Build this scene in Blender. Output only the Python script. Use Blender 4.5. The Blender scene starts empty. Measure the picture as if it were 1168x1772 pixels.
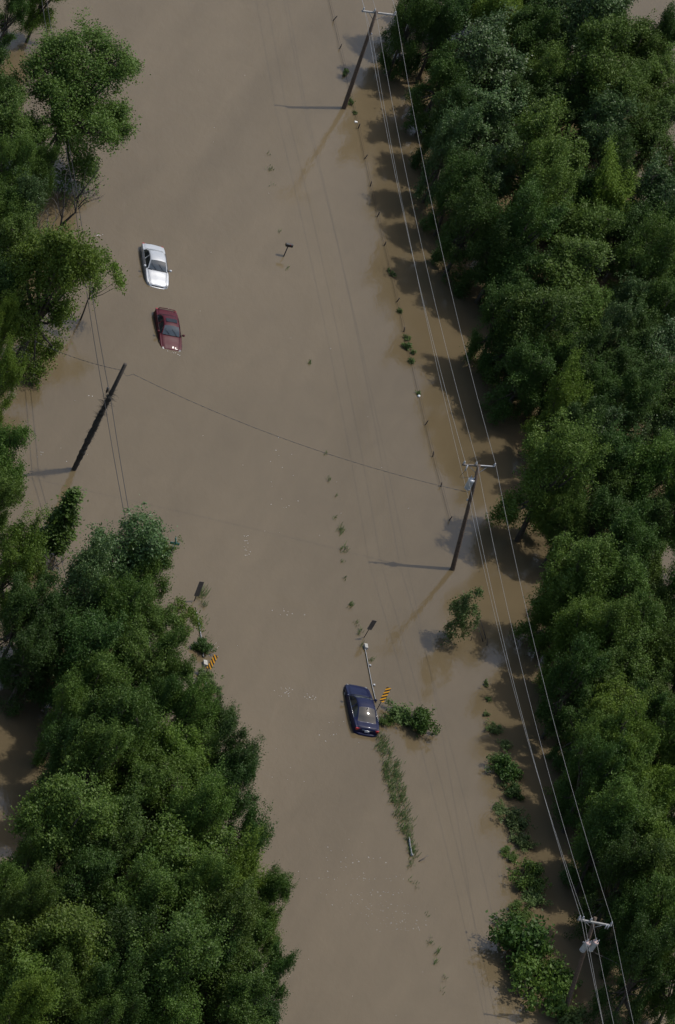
import bpy, math, random
import numpy as np
from mathutils import Vector, Matrix

rnd = random.Random(7)
scene = bpy.context.scene
col = scene.collection

# ------------------------------------------------------------------ camera
IW, IH = 1168.0, 1772.0
DIST, DEP, ROLL, SCALE = 500.0, math.radians(36), math.radians(26), 25.5
FPX = SCALE * DIST
F = Vector((0, math.cos(DEP), -math.sin(DEP)))
R0 = Vector((1, 0, 0)); U0 = Vector((0, math.sin(DEP), math.cos(DEP)))
CR = R0 * math.cos(ROLL) + U0 * math.sin(ROLL)
CU = U0 * math.cos(ROLL) - R0 * math.sin(ROLL)
CAM = -F * DIST
cam = bpy.data.cameras.new('Camera'); cam_ob = bpy.data.objects.new('Camera', cam)
col.objects.link(cam_ob)
cam_ob.matrix_world = Matrix(((CR.x, CU.x, -F.x, CAM.x), (CR.y, CU.y, -F.y, CAM.y), (CR.z, CU.z, -F.z, CAM.z), (0, 0, 0, 1)))
cam.sensor_fit = 'VERTICAL'; cam.sensor_height = 36.0
cam.lens = 36.0 * FPX / IH
cam.clip_start = 1.0; cam.clip_end = 20000.0
scene.camera = cam_ob

def P(px, py, z=0.0):
    """world point at height z seen at photo pixel (px, py)"""
    d = F * FPX + CR * (px - IW / 2) - CU * (py - IH / 2)
    return CAM + d * ((z - CAM.z) / d.z)

# ------------------------------------------------------------------ sky, sun, exposure
SUN_EL, SUN_AZ = math.radians(66), math.radians(44.5)
world = bpy.data.worlds.new('World'); scene.world = world; world.use_nodes = True
wn = world.node_tree; bg = wn.nodes['Background']
sky = wn.nodes.new('ShaderNodeTexSky'); sky.sky_type = 'NISHITA'; sky.sun_disc = False
sky.sun_elevation = SUN_EL; sky.sun_rotation = SUN_AZ
sky.air_density = 1.3; sky.dust_density = 3.0; sky.ozone_density = 1.0
wn.links.new(sky.outputs[0], bg.inputs[0]); bg.inputs[1].default_value = 0.145
sun = bpy.data.lights.new('Sun', 'SUN'); sun.energy = 3.1; sun.angle = math.radians(0.53); sun.color = (1.0, 0.95, 0.87)
sun_ob = bpy.data.objects.new('Sun', sun); col.objects.link(sun_ob)
S = Vector((math.sin(SUN_AZ) * math.cos(SUN_EL), math.cos(SUN_AZ) * math.cos(SUN_EL), math.sin(SUN_EL)))
sun_ob.rotation_euler = S.to_track_quat('Z', 'Y').to_euler(); sun_ob.location = S * 200
scene.view_settings.view_transform = 'Standard'; scene.view_settings.look = 'None'
scene.view_settings.exposure = 0.0; scene.view_settings.gamma = 1.0; scene.view_settings.use_curve_mapping = False

# ------------------------------------------------------------------ materials
def mat(name, colr, rough=0.6, metal=0.0, spec=0.5, coat=0.0, noise=None, bump=None):
    m = bpy.data.materials.new(name); m.use_nodes = True
    nt = m.node_tree; b = nt.nodes['Principled BSDF']
    b.inputs['Base Color'].default_value = (*colr, 1); b.inputs['Roughness'].default_value = rough
    b.inputs['Metallic'].default_value = metal; b.inputs['Specular IOR Level'].default_value = spec
    b.inputs['Coat Weight'].default_value = coat; b.inputs['Coat Roughness'].default_value = 0.05
    if noise:
        sc, lo, hi = noise
        tc = nt.nodes.new('ShaderNodeTexCoord'); n = nt.nodes.new('ShaderNodeTexNoise')
        n.inputs['Scale'].default_value = sc; n.inputs['Detail'].default_value = 6
        r = nt.nodes.new('ShaderNodeMapRange'); r.inputs['From Min'].default_value = .3; r.inputs['From Max'].default_value = .7
        r.inputs['To Min'].default_value = lo; r.inputs['To Max'].default_value = hi
        mx = nt.nodes.new('ShaderNodeMix'); mx.data_type = 'RGBA'; mx.blend_type = 'MULTIPLY'; mx.inputs[0].default_value = 1
        mx.inputs[6].default_value = (*colr, 1)
        nt.links.new(tc.outputs['Object'], n.inputs['Vector']); nt.links.new(n.outputs['Fac'], r.inputs['Value'])
        nt.links.new(r.outputs[0], mx.inputs[7]); nt.links.new(mx.outputs[2], b.inputs['Base Color'])
        if bump:
            bp = nt.nodes.new('ShaderNodeBump'); bp.inputs['Distance'].default_value = bump
            nt.links.new(n.outputs['Fac'], bp.inputs['Height']); nt.links.new(bp.outputs[0], b.inputs['Normal'])
    return m

def water_material():
    m = bpy.data.materials.new('muddy_water'); m.use_nodes = True
    nt = m.node_tree; N = nt.nodes; L = nt.links; b = N['Principled BSDF']
    b.inputs['IOR'].default_value = 1.42; b.inputs['Roughness'].default_value = 0.04
    tc = N.new('ShaderNodeTexCoord')
    def noise(scale, det, stretch=(1, 1, 1), rot=0.0, dist=0.0):
        mp = N.new('ShaderNodeMapping'); mp.inputs['Scale'].default_value = stretch; mp.inputs['Rotation'].default_value = (0, 0, rot)
        n = N.new('ShaderNodeTexNoise'); n.inputs['Scale'].default_value = scale; n.inputs['Detail'].default_value = det
        n.inputs['Distortion'].default_value = dist
        L.new(tc.outputs['Object'], mp.inputs[0]); L.new(mp.outputs[0], n.inputs['Vector'])
        return n
    big = noise(0.05, 4, (1, .35, 1), .35, .6)
    fine = noise(0.5, 5, (1, .5, 1), .35, .8)
    add = N.new('ShaderNodeMath'); add.operation = 'MULTIPLY_ADD'; add.inputs[1].default_value = .35
    L.new(fine.outputs['Fac'], add.inputs[0]); L.new(big.outputs['Fac'], add.inputs[2])
    flow = noise(0.16, 6, (1, .10, 1), -.22, 1.2)
    add2 = N.new('ShaderNodeMath'); add2.operation = 'MULTIPLY_ADD'; add2.inputs[1].default_value = .5; add2.use_clamp = False
    L.new(flow.outputs['Fac'], add2.inputs[0]); L.new(add.outputs[0], add2.inputs[2])
    sub = N.new('ShaderNodeMath'); sub.operation = 'SUBTRACT'; sub.inputs[1].default_value = .25; L.new(add2.outputs[0], sub.inputs[0])
    rg = N.new('ShaderNodeMapRange'); rg.inputs['From Min'].default_value = .4; rg.inputs['From Max'].default_value = .65; rg.inputs['To Min'].default_value = .02; rg.inputs['To Max'].default_value = .09
    L.new(flow.outputs['Fac'], rg.inputs['Value']); L.new(rg.outputs[0], b.inputs['Roughness'])
    cr = N.new('ShaderNodeValToRGB')
    cr.color_ramp.elements[0].position = .45; cr.color_ramp.elements[0].color = (0.0895, 0.0685, 0.0385, 1)
    cr.color_ramp.elements[1].position = .95; cr.color_ramp.elements[1].color = (0.123, 0.0950, 0.056, 1)
    L.new(sub.outputs[0], cr.inputs[0]); L.new(cr.outputs[0], b.inputs['Base Color'])
    # ripples: long gentle swell, wind ripples and a fine chop, stronger where the breeze reaches
    w1 = noise(0.9, 3, (1, .55, 1), .9, .3); w2 = noise(3.2, 3, (1, .5, 1), .7, .4); w3 = noise(9.0, 2, (1, .6, 1), 1.1, .2)
    breeze = noise(0.035, 3, (1, .5, 1), 0.2, .5)
    br = N.new('ShaderNodeMapRange'); br.inputs['From Min'].default_value = .38; br.inputs['From Max'].default_value = .66
    br.inputs['To Min'].default_value = .35; br.inputs['To Max'].default_value = 1.5
    L.new(breeze.outputs['Fac'], br.inputs['Value'])
    def mul(a, k):
        x = N.new('ShaderNodeMath'); x.operation = 'MULTIPLY'; x.inputs[1].default_value = k; L.new(a, x.inputs[0]); return x.outputs[0]
    def plus(a, c):
        x = N.new('ShaderNodeMath'); x.operation = 'ADD'; L.new(a, x.inputs[0]); L.new(c, x.inputs[1]); return x.outputs[0]
    h = plus(plus(mul(w1.outputs['Fac'], .024), mul(w2.outputs['Fac'], .011)), mul(w3.outputs['Fac'], .0034))
    hm = N.new('ShaderNodeMath'); hm.operation = 'MULTIPLY'; L.new(h, hm.inputs[0]); L.new(br.outputs[0], hm.inputs[1])
    bp = N.new('ShaderNodeBump'); bp.inputs['Strength'].default_value = 1.0; bp.inputs['Distance'].default_value = 1.0
    L.new(hm.outputs[0], bp.inputs['Height']); L.new(bp.outputs[0], b.inputs['Normal'])
    return m

def leaf_material(name, c1, c2, rough=.55, spec=.28, trans=.28):
    m = bpy.data.materials.new(name); m.use_nodes = True
    nt = m.node_tree; N = nt.nodes; L = nt.links; b = N['Principled BSDF']; out = N['Material Output']
    at = N.new('ShaderNodeAttribute'); at.attribute_name = 'tint'
    oi = N.new('ShaderNodeObjectInfo')
    mx = N.new('ShaderNodeMix'); mx.data_type = 'RGBA'
    mx.inputs[6].default_value = (*c1, 1); mx.inputs[7].default_value = (*c2, 1)
    L.new(at.outputs['Fac'], mx.inputs[0])
    hs = N.new('ShaderNodeHueSaturation')
    mr = N.new('ShaderNodeMapRange'); mr.inputs['To Min'].default_value = .492; mr.inputs['To Max'].default_value = .509
    mv = N.new('ShaderNodeMapRange'); mv.inputs['To Min'].default_value = .8; mv.inputs['To Max'].default_value = 1.2
    fr = N.new('ShaderNodeMath'); fr.operation = 'FRACT'; ml = N.new('ShaderNodeMath'); ml.operation = 'MULTIPLY'; ml.inputs[1].default_value = 7.31
    L.new(oi.outputs['Random'], mr.inputs['Value']); L.new(oi.outputs['Random'], ml.inputs[0]); L.new(ml.outputs[0], fr.inputs[0]); L.new(fr.outputs[0], mv.inputs['Value'])
    L.new(mr.outputs[0], hs.inputs['Hue']); L.new(mv.outputs[0], hs.inputs['Value']); L.new(mx.outputs[2], hs.inputs['Color'])
    L.new(hs.outputs[0], b.inputs['Base Color'])
    b.inputs['Roughness'].default_value = rough; b.inputs['Specular IOR Level'].default_value = spec
    tr = N.new('ShaderNodeBsdfTranslucent'); L.new(hs.outputs[0], tr.inputs['Color'])
    sh = N.new('ShaderNodeMixShader'); sh.inputs[0].default_value = trans
    L.new(b.outputs[0], sh.inputs[1]); L.new(tr.outputs[0], sh.inputs[2]); L.new(sh.outputs[0], out.inputs['Surface'])
    return m

M = {
 'water': water_material(),
 'leaf_m': leaf_material('leaf_mid', (0.0456, 0.0897, 0.0114), (0.0897, 0.1444, 0.0213)),
 'leaf_b': leaf_material('leaf_bright', (0.0608, 0.1110, 0.0106), (0.1140, 0.1718, 0.0182)),
 'leaf_g': leaf_material('leaf_greyish', (0.0395, 0.0806, 0.0205), (0.0836, 0.1338, 0.0395), .45, .35),
 'leaf_d': leaf_material('leaf_dark', (0.0281, 0.0622, 0.0096), (0.0518, 0.0977, 0.0148)),
 'leaf_w': leaf_material('leaf_weed', (.055, .095, .024), (.105, .150, .042)),
 'grass': leaf_material('grass_blade', (.075, .120, .035), (.130, .175, .065)),
 'bark': mat('bark', (.060, .048, .036), .9, noise=(6, .6, 1.4), bump=.02),
 'deadwood': mat('dead_wood', (.055, .046, .040), .9, noise=(8, .6, 1.5), bump=.01),
 'greywood': mat('grey_twig', (.15, .14, .125), .9, noise=(8, .7, 1.3)),
 'pole': mat('weathered_pole', (.095, .066, .046), .85, noise=(9, .6, 1.3), bump=.006),
 'pole_dark': mat('dark_pole', (.038, .030, .023), .9, noise=(9, .6, 1.4), bump=.008),
 'vine': mat('dry_vine', (.030, .026, .020), .95, noise=(14, .6, 1.5)),
 'arm_grey': mat('grey_timber', (.25, .245, .235), .8, noise=(7, .75, 1.2)),
 'arm_brown': mat('dark_timber', (.10, .085, .07), .8, noise=(7, .7, 1.3)),
 'porcelain': mat('porcelain', (.40, .41, .43), .3),
 'can': mat('transformer_paint', (.46, .50, .53), .45, noise=(3, .85, 1.1)),
 'can_lid': mat('transformer_lid', (.42, .30, .27), .5),
 'metal': mat('galvanised', (.34, .35, .36), .5, .5, noise=(5, .7, 1.15)),
 'wire': mat('aluminium_wire', (.22, .22, .215), .65, .0),
 'cable': mat('black_cable', (.016, .016, .017), .6),
 'cable2': mat('twisted_cable', (.05, .048, .046), .6),
 'rust': mat('rusty_steel', (.030, .024, .021), .9, noise=(12, .6, 1.6)),
 'black': mat('black_plastic', (.012, .012, .013), .5),
 'glass': mat('car_glass', (.012, .015, .018), .07, spec=.42),
 'windscreen': mat('windscreen_glass', (.034, .046, .054), .07, spec=.8),
 'silver': mat('silver_paint', (.40, .415, .43), .42, .2, coat=.5, noise=(2, .94, 1.03)),
 'maroon': mat('maroon_paint', (.062, .007, .013), .5, .0, spec=.18, coat=.12, noise=(2, .85, 1.1)),
 'navy': mat('navy_paint', (.005, .0075, .036), .45, .0, spec=.22, coat=.12, noise=(2, .85, 1.1)),
 'chrome': mat('chrome', (.75, .75, .76), .12, 1.0),
 'lamp': mat('headlamp_lens', (.17, .175, .175), .3, spec=.4),
 'tail': mat('tail_lamp', (.30, .012, .012), .15, spec=.7),
 'plate': mat('number_plate', (.55, .56, .60), .5),
 'tyre': mat('tyre', (.018, .018, .018), .9),
 'alloy': mat('alloy', (.42, .43, .44), .35, .6),
 'amber': mat('amber', (.55, .22, .03), .3),
 'yellow': mat('sign_yellow', (.78, .36, .010), .5, noise=(6, .85, 1.05)),
 'signblack': mat('sign_black', (.012, .011, .010), .5),
 'signback': mat('sign_back', (.115, .102, .094), .6, .2, noise=(6, .8, 1.15)),
 'teal': mat('street_sign_green', (.012, .12, .115), .5),
 'concrete': mat('concrete', (.36, .35, .32), .9, noise=(6, .7, 1.2), bump=.01),
 'foam_glints': mat('foam_glints', (.82, .81, .78), .6),  # white of the froth and of the modelled sun sparkles
 'litter': mat('white_litter', (.75, .75, .73), .6),
}

# ------------------------------------------------------------------ object helpers
def tag(o, label=None, cat=None, group=None, kind=None):
    if label: o['label'] = label
    if cat: o['category'] = cat
    if group: o['group'] = group
    if kind: o['kind'] = kind
    return o

def empty(name, loc=(0, 0, 0), rz=0.0):
    o = bpy.data.objects.new(name, None); o.location = loc; o.rotation_euler = (0, 0, rz); o.empty_display_size = .3
    col.objects.link(o); return o

def link(name, me, parent=None):
    o = bpy.data.objects.new(name, me); col.objects.link(o)
    if parent is not None: o.parent = parent
    return o

class MB:
    """collects verts/faces for one mesh"""
    def __init__(s): s.v = []; s.f = []
    def add(s, vs, fs):
        n = len(s.v); s.v += [tuple(x) for x in vs]; s.f += [tuple(i + n for i in q) for q in fs]; return s
    def box(s, c, size, m=None):
        x, y, z = (k / 2 for k in size)
        vs = [Vector((a * x, b * y, d * z)) for d in (-1, 1) for a, b in ((-1, -1), (1, -1), (1, 1), (-1, 1))]
        if m is not None: vs = [m @ q for q in vs]
        c = Vector(c); vs = [q + c for q in vs]
        return s.add(vs, [(3, 2, 1, 0), (4, 5, 6, 7), (0, 1, 5, 4), (1, 2, 6, 5), (2, 3, 7, 6), (3, 0, 4, 7)])
    def tube(s, pts, rad, n=6, cap=True):
        pts = [Vector(p) for p in pts]
        if not hasattr(rad, '__len__'): rad = [rad] * len(pts)
        rings = []; ref = Vector((.3, .2, 1)).normalized()
        vs = []
        for i, p in enumerate(pts):
            t = (pts[min(i + 1, len(pts) - 1)] - pts[max(i - 1, 0)]).normalized()
            a = t.cross(ref if abs(t.dot(ref)) < .95 else Vector((1, 0, 0))).normalized(); b = t.cross(a)
            for k in range(n):
                w = 2 * math.pi * k / n
                vs.append(p + (a * math.cos(w) + b * math.sin(w)) * rad[i])
        fs = [(i * n + k, i * n + (k + 1) % n, (i + 1) * n + (k + 1) % n, (i + 1) * n + k) for i in range(len(pts) - 1) for k in range(n)]
        if cap: fs += [tuple(range(n - 1, -1, -1)), tuple((len(pts) - 1) * n + k for k in range(n))]
        return s.add(vs, fs)
    def lathe(s, c, prof, n=12, m=None):
        c = Vector(c); vs = []
        for r, z in prof:
            for k in range(n):
                w = 2 * math.pi * k / n; q = Vector((r * math.cos(w), r * math.sin(w), z))
                vs.append(c + (m @ q if m is not None else q))
        k_ = len(prof)
        fs = [(i * n + k, i * n + (k + 1) % n, (i + 1) * n + (k + 1) % n, (i + 1) * n + k) for i in range(k_ - 1) for k in range(n)]
        fs += [tuple(range(n - 1, -1, -1)), tuple((k_ - 1) * n + k for k in range(n))]
        return s.add(vs, fs)
    def mesh(s, name, material, smooth=True):
        me = bpy.data.meshes.new(name); me.from_pydata(s.v, [], s.f); me.materials.append(material)
        if smooth: me.polygons.foreach_set('use_smooth', [True] * len(me.polygons))
        me.update(); return me
    def build(s, name, material, parent=None, smooth=True):
        return link(name, s.mesh(name, material, smooth), parent)

def quads_mesh(name, V, tint, material):
    """V: (n,4,3) array of leaf quads"""
    n = V.shape[0]; me = bpy.data.meshes.new(name)
    me.vertices.add(n * 4); me.vertices.foreach_set('co', V.reshape(-1).astype(np.float32))
    me.loops.add(n * 4); me.loops.foreach_set('vertex_index', np.arange(n * 4, dtype=np.int32))
    me.polygons.add(n); me.polygons.foreach_set('loop_start', np.arange(0, n * 4, 4, dtype=np.int32))
    me.polygons.foreach_set('loop_total', np.full(n, 4, dtype=np.int32))
    a = me.attributes.new('tint', 'FLOAT', 'FACE'); a.data.foreach_set('value', tint.astype(np.float32))
    me.materials.append(material); me.update(calc_edges=True); return me

def unit(a): return a / (np.linalg.norm(a, axis=-1, keepdims=True) + 1e-9)

def leaf_quads(rng, pos, nrm, size, fold=.15, aspect=.55):
    n = len(pos); t = unit(np.cross(nrm, unit(rng.normal(size=(n, 3))))); b = np.cross(nrm, t)
    sz = size * rng.uniform(.65, 1.3, (n, 1)); L = t * sz; W = b * sz * aspect; D = nrm * sz * fold
    return np.stack([pos - L * .5, pos + W * .5 - D, pos + L * .5, pos - W * .5 + D * .3], 1)

# ------------------------------------------------------------------ trees
ZC0, RC0 = 6.6, 3.0
def make_tree(seed, mk, R=RC0, zc=ZC0, nlobe=8, clump=.50, leaves=62, size=.20, squash=1.0, bark='bark', gap=.0, spread=1.0, top=0.0, sparse=1.0, skirt=0, stem=1.0, cone=0, warp=.38, core=.70):
    """returns (crown mesh, trunk mesh) of one tree, base at the origin, crown centre at height zc"""
    rng = np.random.default_rng(seed)
    C0 = np.array([0, 0, zc])
    lobes = [(C0 + np.array([0, 0, .02 * R]), core * R)]
    for i in range(nlobe):
        a = i * 2.399 + rng.uniform(-.5, .5); el = -.35 + 1.55 * ((i * .618) % 1) + rng.uniform(-.15, .15)
        r = R * rng.uniform(.22, .46); d = (R * rng.uniform(.88, 1.12) - r) * spread
        c = C0 + d * np.array([math.cos(a) * math.cos(el), math.sin(a) * math.cos(el), math.sin(el) * squash])
        lobes.append((c, r))
    for i in range(skirt):
        a = i * 2.399 + rng.uniform(-.5, .5); q = rng.uniform(.15, .7); r = R * rng.uniform(.24, .36); d = R * rng.uniform(.55, .85) - r * .5
        lobes.append((np.array([d * math.cos(a), d * math.sin(a), max(zc * q, r * .8)]), r))
    if cone:                                    # slim spire: whorls of small lobes up the stem
        lobes = []
        for i in range(cone):
            t = i / (cone - 1); a = i * 2.399; d = R * .75 * (1 - t) ** .8 * rng.uniform(.4, 1.1)
            lobes.append((np.array([d * math.cos(a), d * math.sin(a), zc * (.3 + 1.5 * t)]), R * (.10 + .36 * (1 - t)) * rng.uniform(.7, 1.15)))
    if top > 0: lobes.append((C0 + np.array([0, 0, top * R]), .35 * R))
    cl = []; out = []
    for j, (c, r) in enumerate(lobes):
        m = int(8.6 * sparse * r * r / (clump * clump)) + 4
        ax = rng.uniform(.65, 1.45, 3) * np.array([1, 1, squash]); q = np.linalg.qr(rng.normal(size=(3, 3)))[0] * .35 + np.eye(3) * .65
        d = unit(rng.normal(size=(m, 3))); rr = r * rng.uniform(.40, 1.12, (m, 1)); far = rng.uniform(size=(m, 1)) < .17
        rr = np.where(far, r * rng.uniform(1.1, 1.55, (m, 1)), rr)
        p = c + (d * rr * ax) @ q
        keep = np.ones(m, bool)
        for k, (c2, r2) in enumerate(lobes):
            if k != j: keep &= np.linalg.norm((p - c2) / np.array([1, 1, squash]), axis=1) > r2 * .55
        keep &= rng.uniform(size=m) > gap
        cl.append(p[keep]); out.append(d[keep])
    cl = np.concatenate(cl); out = np.concatenate(out)
    ph = rng.uniform(0, 6.28, (3, 3)); fq = rng.uniform(.7, 1.5, (3, 3)) * 3.0 / max(R, 1.5)
    cl = cl + warp * np.stack([np.sin(cl @ fq[k] * 1.0 + ph[k, 0]) * np.cos(cl[:, (k + 1) % 3] * fq[k, 1] + ph[k, 1]) for k in range(3)], 1)
    ok = cl[:, 2] > .2; cl = cl[ok]; out = out[ok]
    nc = len(cl); tone = rng.uniform(0, 1, nc); csz = clump * rng.uniform(.4, 1.4, nc)
    nl = rng.poisson(leaves * (csz / clump) ** 1.7); idx = np.repeat(np.arange(nc), nl); n = len(idx)
    g = rng.normal(size=(n, 3)) * .52                                  # soft-edged sprays
    axis = unit(out + np.array([0, 0, .5]) + rng.normal(size=(nc, 3)) * .7)[idx]; el = rng.uniform(.4, 1.9, nc)[idx][:, None]
    g = g + axis * (g * axis).sum(1, keepdims=True) * (el - 1)
    pos = cl[idx] + g * csz[idx][:, None]
    pos[:, 2] -= .10 * np.minimum(g[:, 0] ** 2 + g[:, 1] ** 2, 3)
    nrm = unit(out[idx] * .20 + np.array([0, 0, .5]) + rng.normal(size=(n, 3)) * .55)
    V = leaf_quads(rng, pos, nrm, size)
    V[..., 2] = np.maximum(V[..., 2], .03)
    tint = np.clip(.55 * tone[idx] + .45 * rng.uniform(size=n), 0, 1)
    crown = quads_mesh('crown', V, tint, M[mk])
    mb = MB(); lean = rng.uniform(-.25, .25, 2)
    fork = np.array([lean[0], lean[1], zc * .42])
    r0 = (.055 * R + .03) * stem
    mb.tube([(0, 0, -.5), (lean[0] * .4, lean[1] * .4, zc * .2), tuple(fork), tuple(C0 + [0, 0, .35 * R])], [r0 * 1.25, r0, r0 * .85, r0 * .2], 8)
    for c, r in lobes[1:]:
        q = rng.uniform(.0, .5); s = fork * (1 - q) + (C0 + [0, 0, -.1 * R]) * q
        mid = (s + c) / 2 + np.array([0, 0, .1 * R]) * rng.uniform(-1, .5)
        mb.tube([tuple(s), tuple(mid), tuple(c)], [r0 * .55, r0 * .36, r0 * .16], 5)
        near = np.argsort(np.linalg.norm(cl - c, axis=1))[:: max(1, int(len(cl) / 260))][:9]
        for k in near[2:]:
            mb.tube([tuple(c), tuple((c + cl[k]) / 2 + rng.normal(size=3) * .08), tuple(cl[k])], [r0 * .15, r0 * .09, r0 * .03], 4, False)
    return crown, mb.mesh('trunk', M[bark])

PROTO = {
 'm': [make_tree(11 + i, 'leaf_m', nlobe=11 + i % 4, squash=(1.0, 1.15, 1.25, 1.05, .95)[i], clump=.36, leaves=30, size=.158, gap=.04, skirt=10) for i in range(5)],
 'b': [make_tree(31 + i, 'leaf_b', nlobe=12, clump=.35, leaves=32, size=.148, squash=(1.15, 1.0, 1.25)[i], gap=.06, skirt=10) for i in range(3)],
 'g': [make_tree(51 + i, 'leaf_g', nlobe=12, clump=.36, leaves=22, size=.180, squash=(1.05, 1.2, 1.1, .95)[i], gap=.10, skirt=10) for i in range(4)],
 'd': [make_tree(71 + i, 'leaf_d', nlobe=11, clump=.37, leaves=30, size=.158, squash=(1.1, 1.2, 1.0, .95)[i], gap=.06, skirt=10) for i in range(4)],
}

def put_tree(protos, x, y, rpx, zc, label, group=None, name='broadleaf_tree', cat='tree', k=None, proto_r=RC0, proto_z=ZC0):
    c = P(x, y, zc)
    s_here = FPX / (c - CAM).dot(F)
    r = rpx / s_here
    cm, tm = protos[rnd.randrange(len(protos)) if k is None else k]
    root = empty(name, (c.x, c.y, 0), rnd.uniform(0, 6.28))
    e = rnd.uniform(.9, 1.12) if proto_r == RC0 else 1.0
    root.scale = (r / proto_r * e, r / proto_r / e, zc / proto_z)
    tag(root, label, cat, group)
    link('crown', cm, root); link('trunk', tm, root)
    return root

KIND = {'m': 'mid green leafy tree', 'b': 'yellow-green fine-leaved tree', 'g': 'grey-green glossy-leaved tree', 'd': 'dark green dense tree'}

# ------------------------------------------------------------------ water
wmb = MB(); B = 4000.0
wmb.add([(-B, -B, 0), (B, -B, 0), (B, B, 0), (-B, B, 0)], [(0, 1, 2, 3)])
water = wmb.build('water', M['water'], None, False); tag(water, kind='structure')

# the east wood, behind the power line: crown centre in photo pixels, crown radius, kind
EAST = [
 (1080,640,48,'d'),(1060,795,48,'d'),(1040,892,46,'d'),(1085,390,48,'d'),(905,470,50,'d'),(1000,625,48,'d'),(1090,935,50,'d'),(1010,745,44,'d'),(1105,585,46,'d'),(1080,1000,46,'d'),
 (1000,330,50,'d'),(1090,160,50,'m'),(900,180,50,'d'),(1050,1090,50,'m'),(1150,1130,45,'m'),(1110,1090,50,'m'),(1040,1290,44,'m'),(1090,1340,48,'m'),(1090,1430,48,'m'),(960,620,45,'m'),(1110,1240,46,'d'),(1070,70,50,'d'),(920,60,50,'d'),
 (730,-12,40,'d'),(800,-28,55,'d'),(900,-38,60,'m'),(985,-45,60,'g'),(1060,20,44,'g'),
 (718,30,34,'d'),(770,40,42,'d'),(873,26,50,'b'),(1003,26,68,'g'),(847,100,74,'g'),(770,130,45,'d'),(943,139,46,'m'),(1038,117,72,'m'),(1108,80,50,'m'),
 (1150,62,38,'d'),(1145,150,50,'m'),(843,213,66,'g'),(785,240,40,'g'),(790,190,45,'d'),(938,261,70,'m'),(982,183,45,'d'),(1051,222,48,'g'),(1134,225,55,'m'),
 (847,300,48,'g'),(800,310,42,'d'),(938,320,55,'m'),(1047,330,50,'b'),(1134,343,55,'g'),(1021,404,55,'m'),(912,385,60,'d'),(820,370,48,'d'),(869,432,50,'d'),
 (986,480,74,'m'),(1130,448,52,'m'),(1062,287,42,'d'),(1160,400,48,'d'),(930,550,66,'m'),(1011,545,52,'m'),(1062,577,36,'g'),(880,530,44,'d'),(890,580,45,'d'),(1088,518,38,'g'),
 (1147,530,46,'m'),(1139,616,55,'g'),(915,640,46,'d'),(974,690,42,'b'),(1033,676,45,'d'),(1033,749,44,'g'),(962,805,64,'m'),(1110,690,50,'d'),(1081,837,54,'m'),
 (1136,811,52,'m'),(1145,745,42,'g'),(985,890,36,'m'),(1121,895,52,'d'),(1004,985,62,'m'),(1117,985,40,'m'),(985,1035,52,'m'),(1062,1020,55,'m'),
 (1142,1055,48,'m'),(1008,1100,56,'b'),(1097,1150,60,'m'),(1053,1175,50,'m'),(1000,1160,46,'d'),(1133,1221,48,'m'),(1066,1235,56,'b'),(1084,1290,52,'b'),(1142,1310,48,'b'),
 (1020,1245,46,'d'),(1071,1400,58,'m'),(1035,1328,46,'d'),(1133,1378,48,'b'),(1050,1445,46,'d'),(1120,1458,56,'b'),(1129,1510,56,'m'),(1083,1505,46,'d'),(1140,1580,55,'m'),
 (1100,1575,44,'d'),(1118,1655,50,'d'),(1155,1640,45,'m'),
 (1190,480,55,'m'),(1195,700,60,'m'),(1195,860,55,'m'),(1195,1000,55,'m'),(1195,1150,60,'m'),(1195,1250,60,'m'),(1195,1390,60,'m'),(1195,1520,60,'m'),(1190,290,55,'m'),(1185,1690,50,'m'),
]
WEST = [
 (258,985,46,'m'),
 (60,1120,50,'d'),(200,1060,48,'m'),(130,1290,50,'d'),(230,1310,50,'m'),(60,1480,42,'m'),(150,1520,60,'d'),(340,1420,55,'m'),(210,1640,60,'d'),(340,1560,55,'m'),(200,1720,55,'d'),(350,1660,55,'d'),(250,1380,55,'m'),(100,1720,55,'m'),(420,1640,45,'m'),(440,1760,45,'d'),(340,1300,45,'m'),(170,1180,50,'m'),
 (40,352,38,'g'),(12,372,46,'m'),
 (85,-18,34,'b'),(25,5,30,'d'),(22,225,62,'m'),(-15,150,50,'d'),(70,300,30,'m'),(20,300,40,'m'),(96,470,80,'b'),(30,430,50,'m'),(-5,500,45,'d'),(5,560,28,'b'),(8,650,32,'b'),(2,800,48,'m'),(-10,860,45,'m'),(28,965,52,'b'),
 (222,962,72,'g'),(147,1010,50,'g'),(45,1050,50,'d'),(95,1075,55,'d'),(250,1070,48,'m'),(155,1120,62,'d'),(230,1150,56,'m'),(292,1150,40,'m'),(120,1220,42,'m'),(200,1247,60,'m'),
 (330,1228,44,'m'),(285,1215,40,'d'),(375,1255,42,'d'),(403,1315,48,'d'),(295,1315,60,'b'),(170,1305,56,'m'),(118,1420,84,'m'),(200,1450,62,'m'),(300,1370,66,'b'),(325,1495,92,'b'),
 (402,1365,48,'d'),(428,1455,40,'d'),(462,1550,36,'m'),(407,1525,46,'b'),(250,1563,66,'m'),(380,1605,66,'m'),(455,1615,36,'m'),(470,1695,36,'d'),(402,1693,60,'m'),(296,1672,84,'m'),
 (286,1750,62,'m'),(420,1758,62,'m'),(95,1640,92,'b'),(45,1715,80,'b'),(140,1690,56,'m'),(46,1577,48,'m'),(10,1550,42,'m'),(46,1760,52,'b'),(160,1770,45,'m'),
]
def wood_z(rpx): return 6.3 * (rpx / 70.0) ** .5 + .2
def tree_z(x, y, r): return wood_z(max(r, 44)) * (.84 + .42 * ((x * 7 + y * 13) % 17) / 17)
def base_of(x, y, r): c = P(x, y, tree_z(x, y, r)); return Vector((c.x, c.y))
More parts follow.
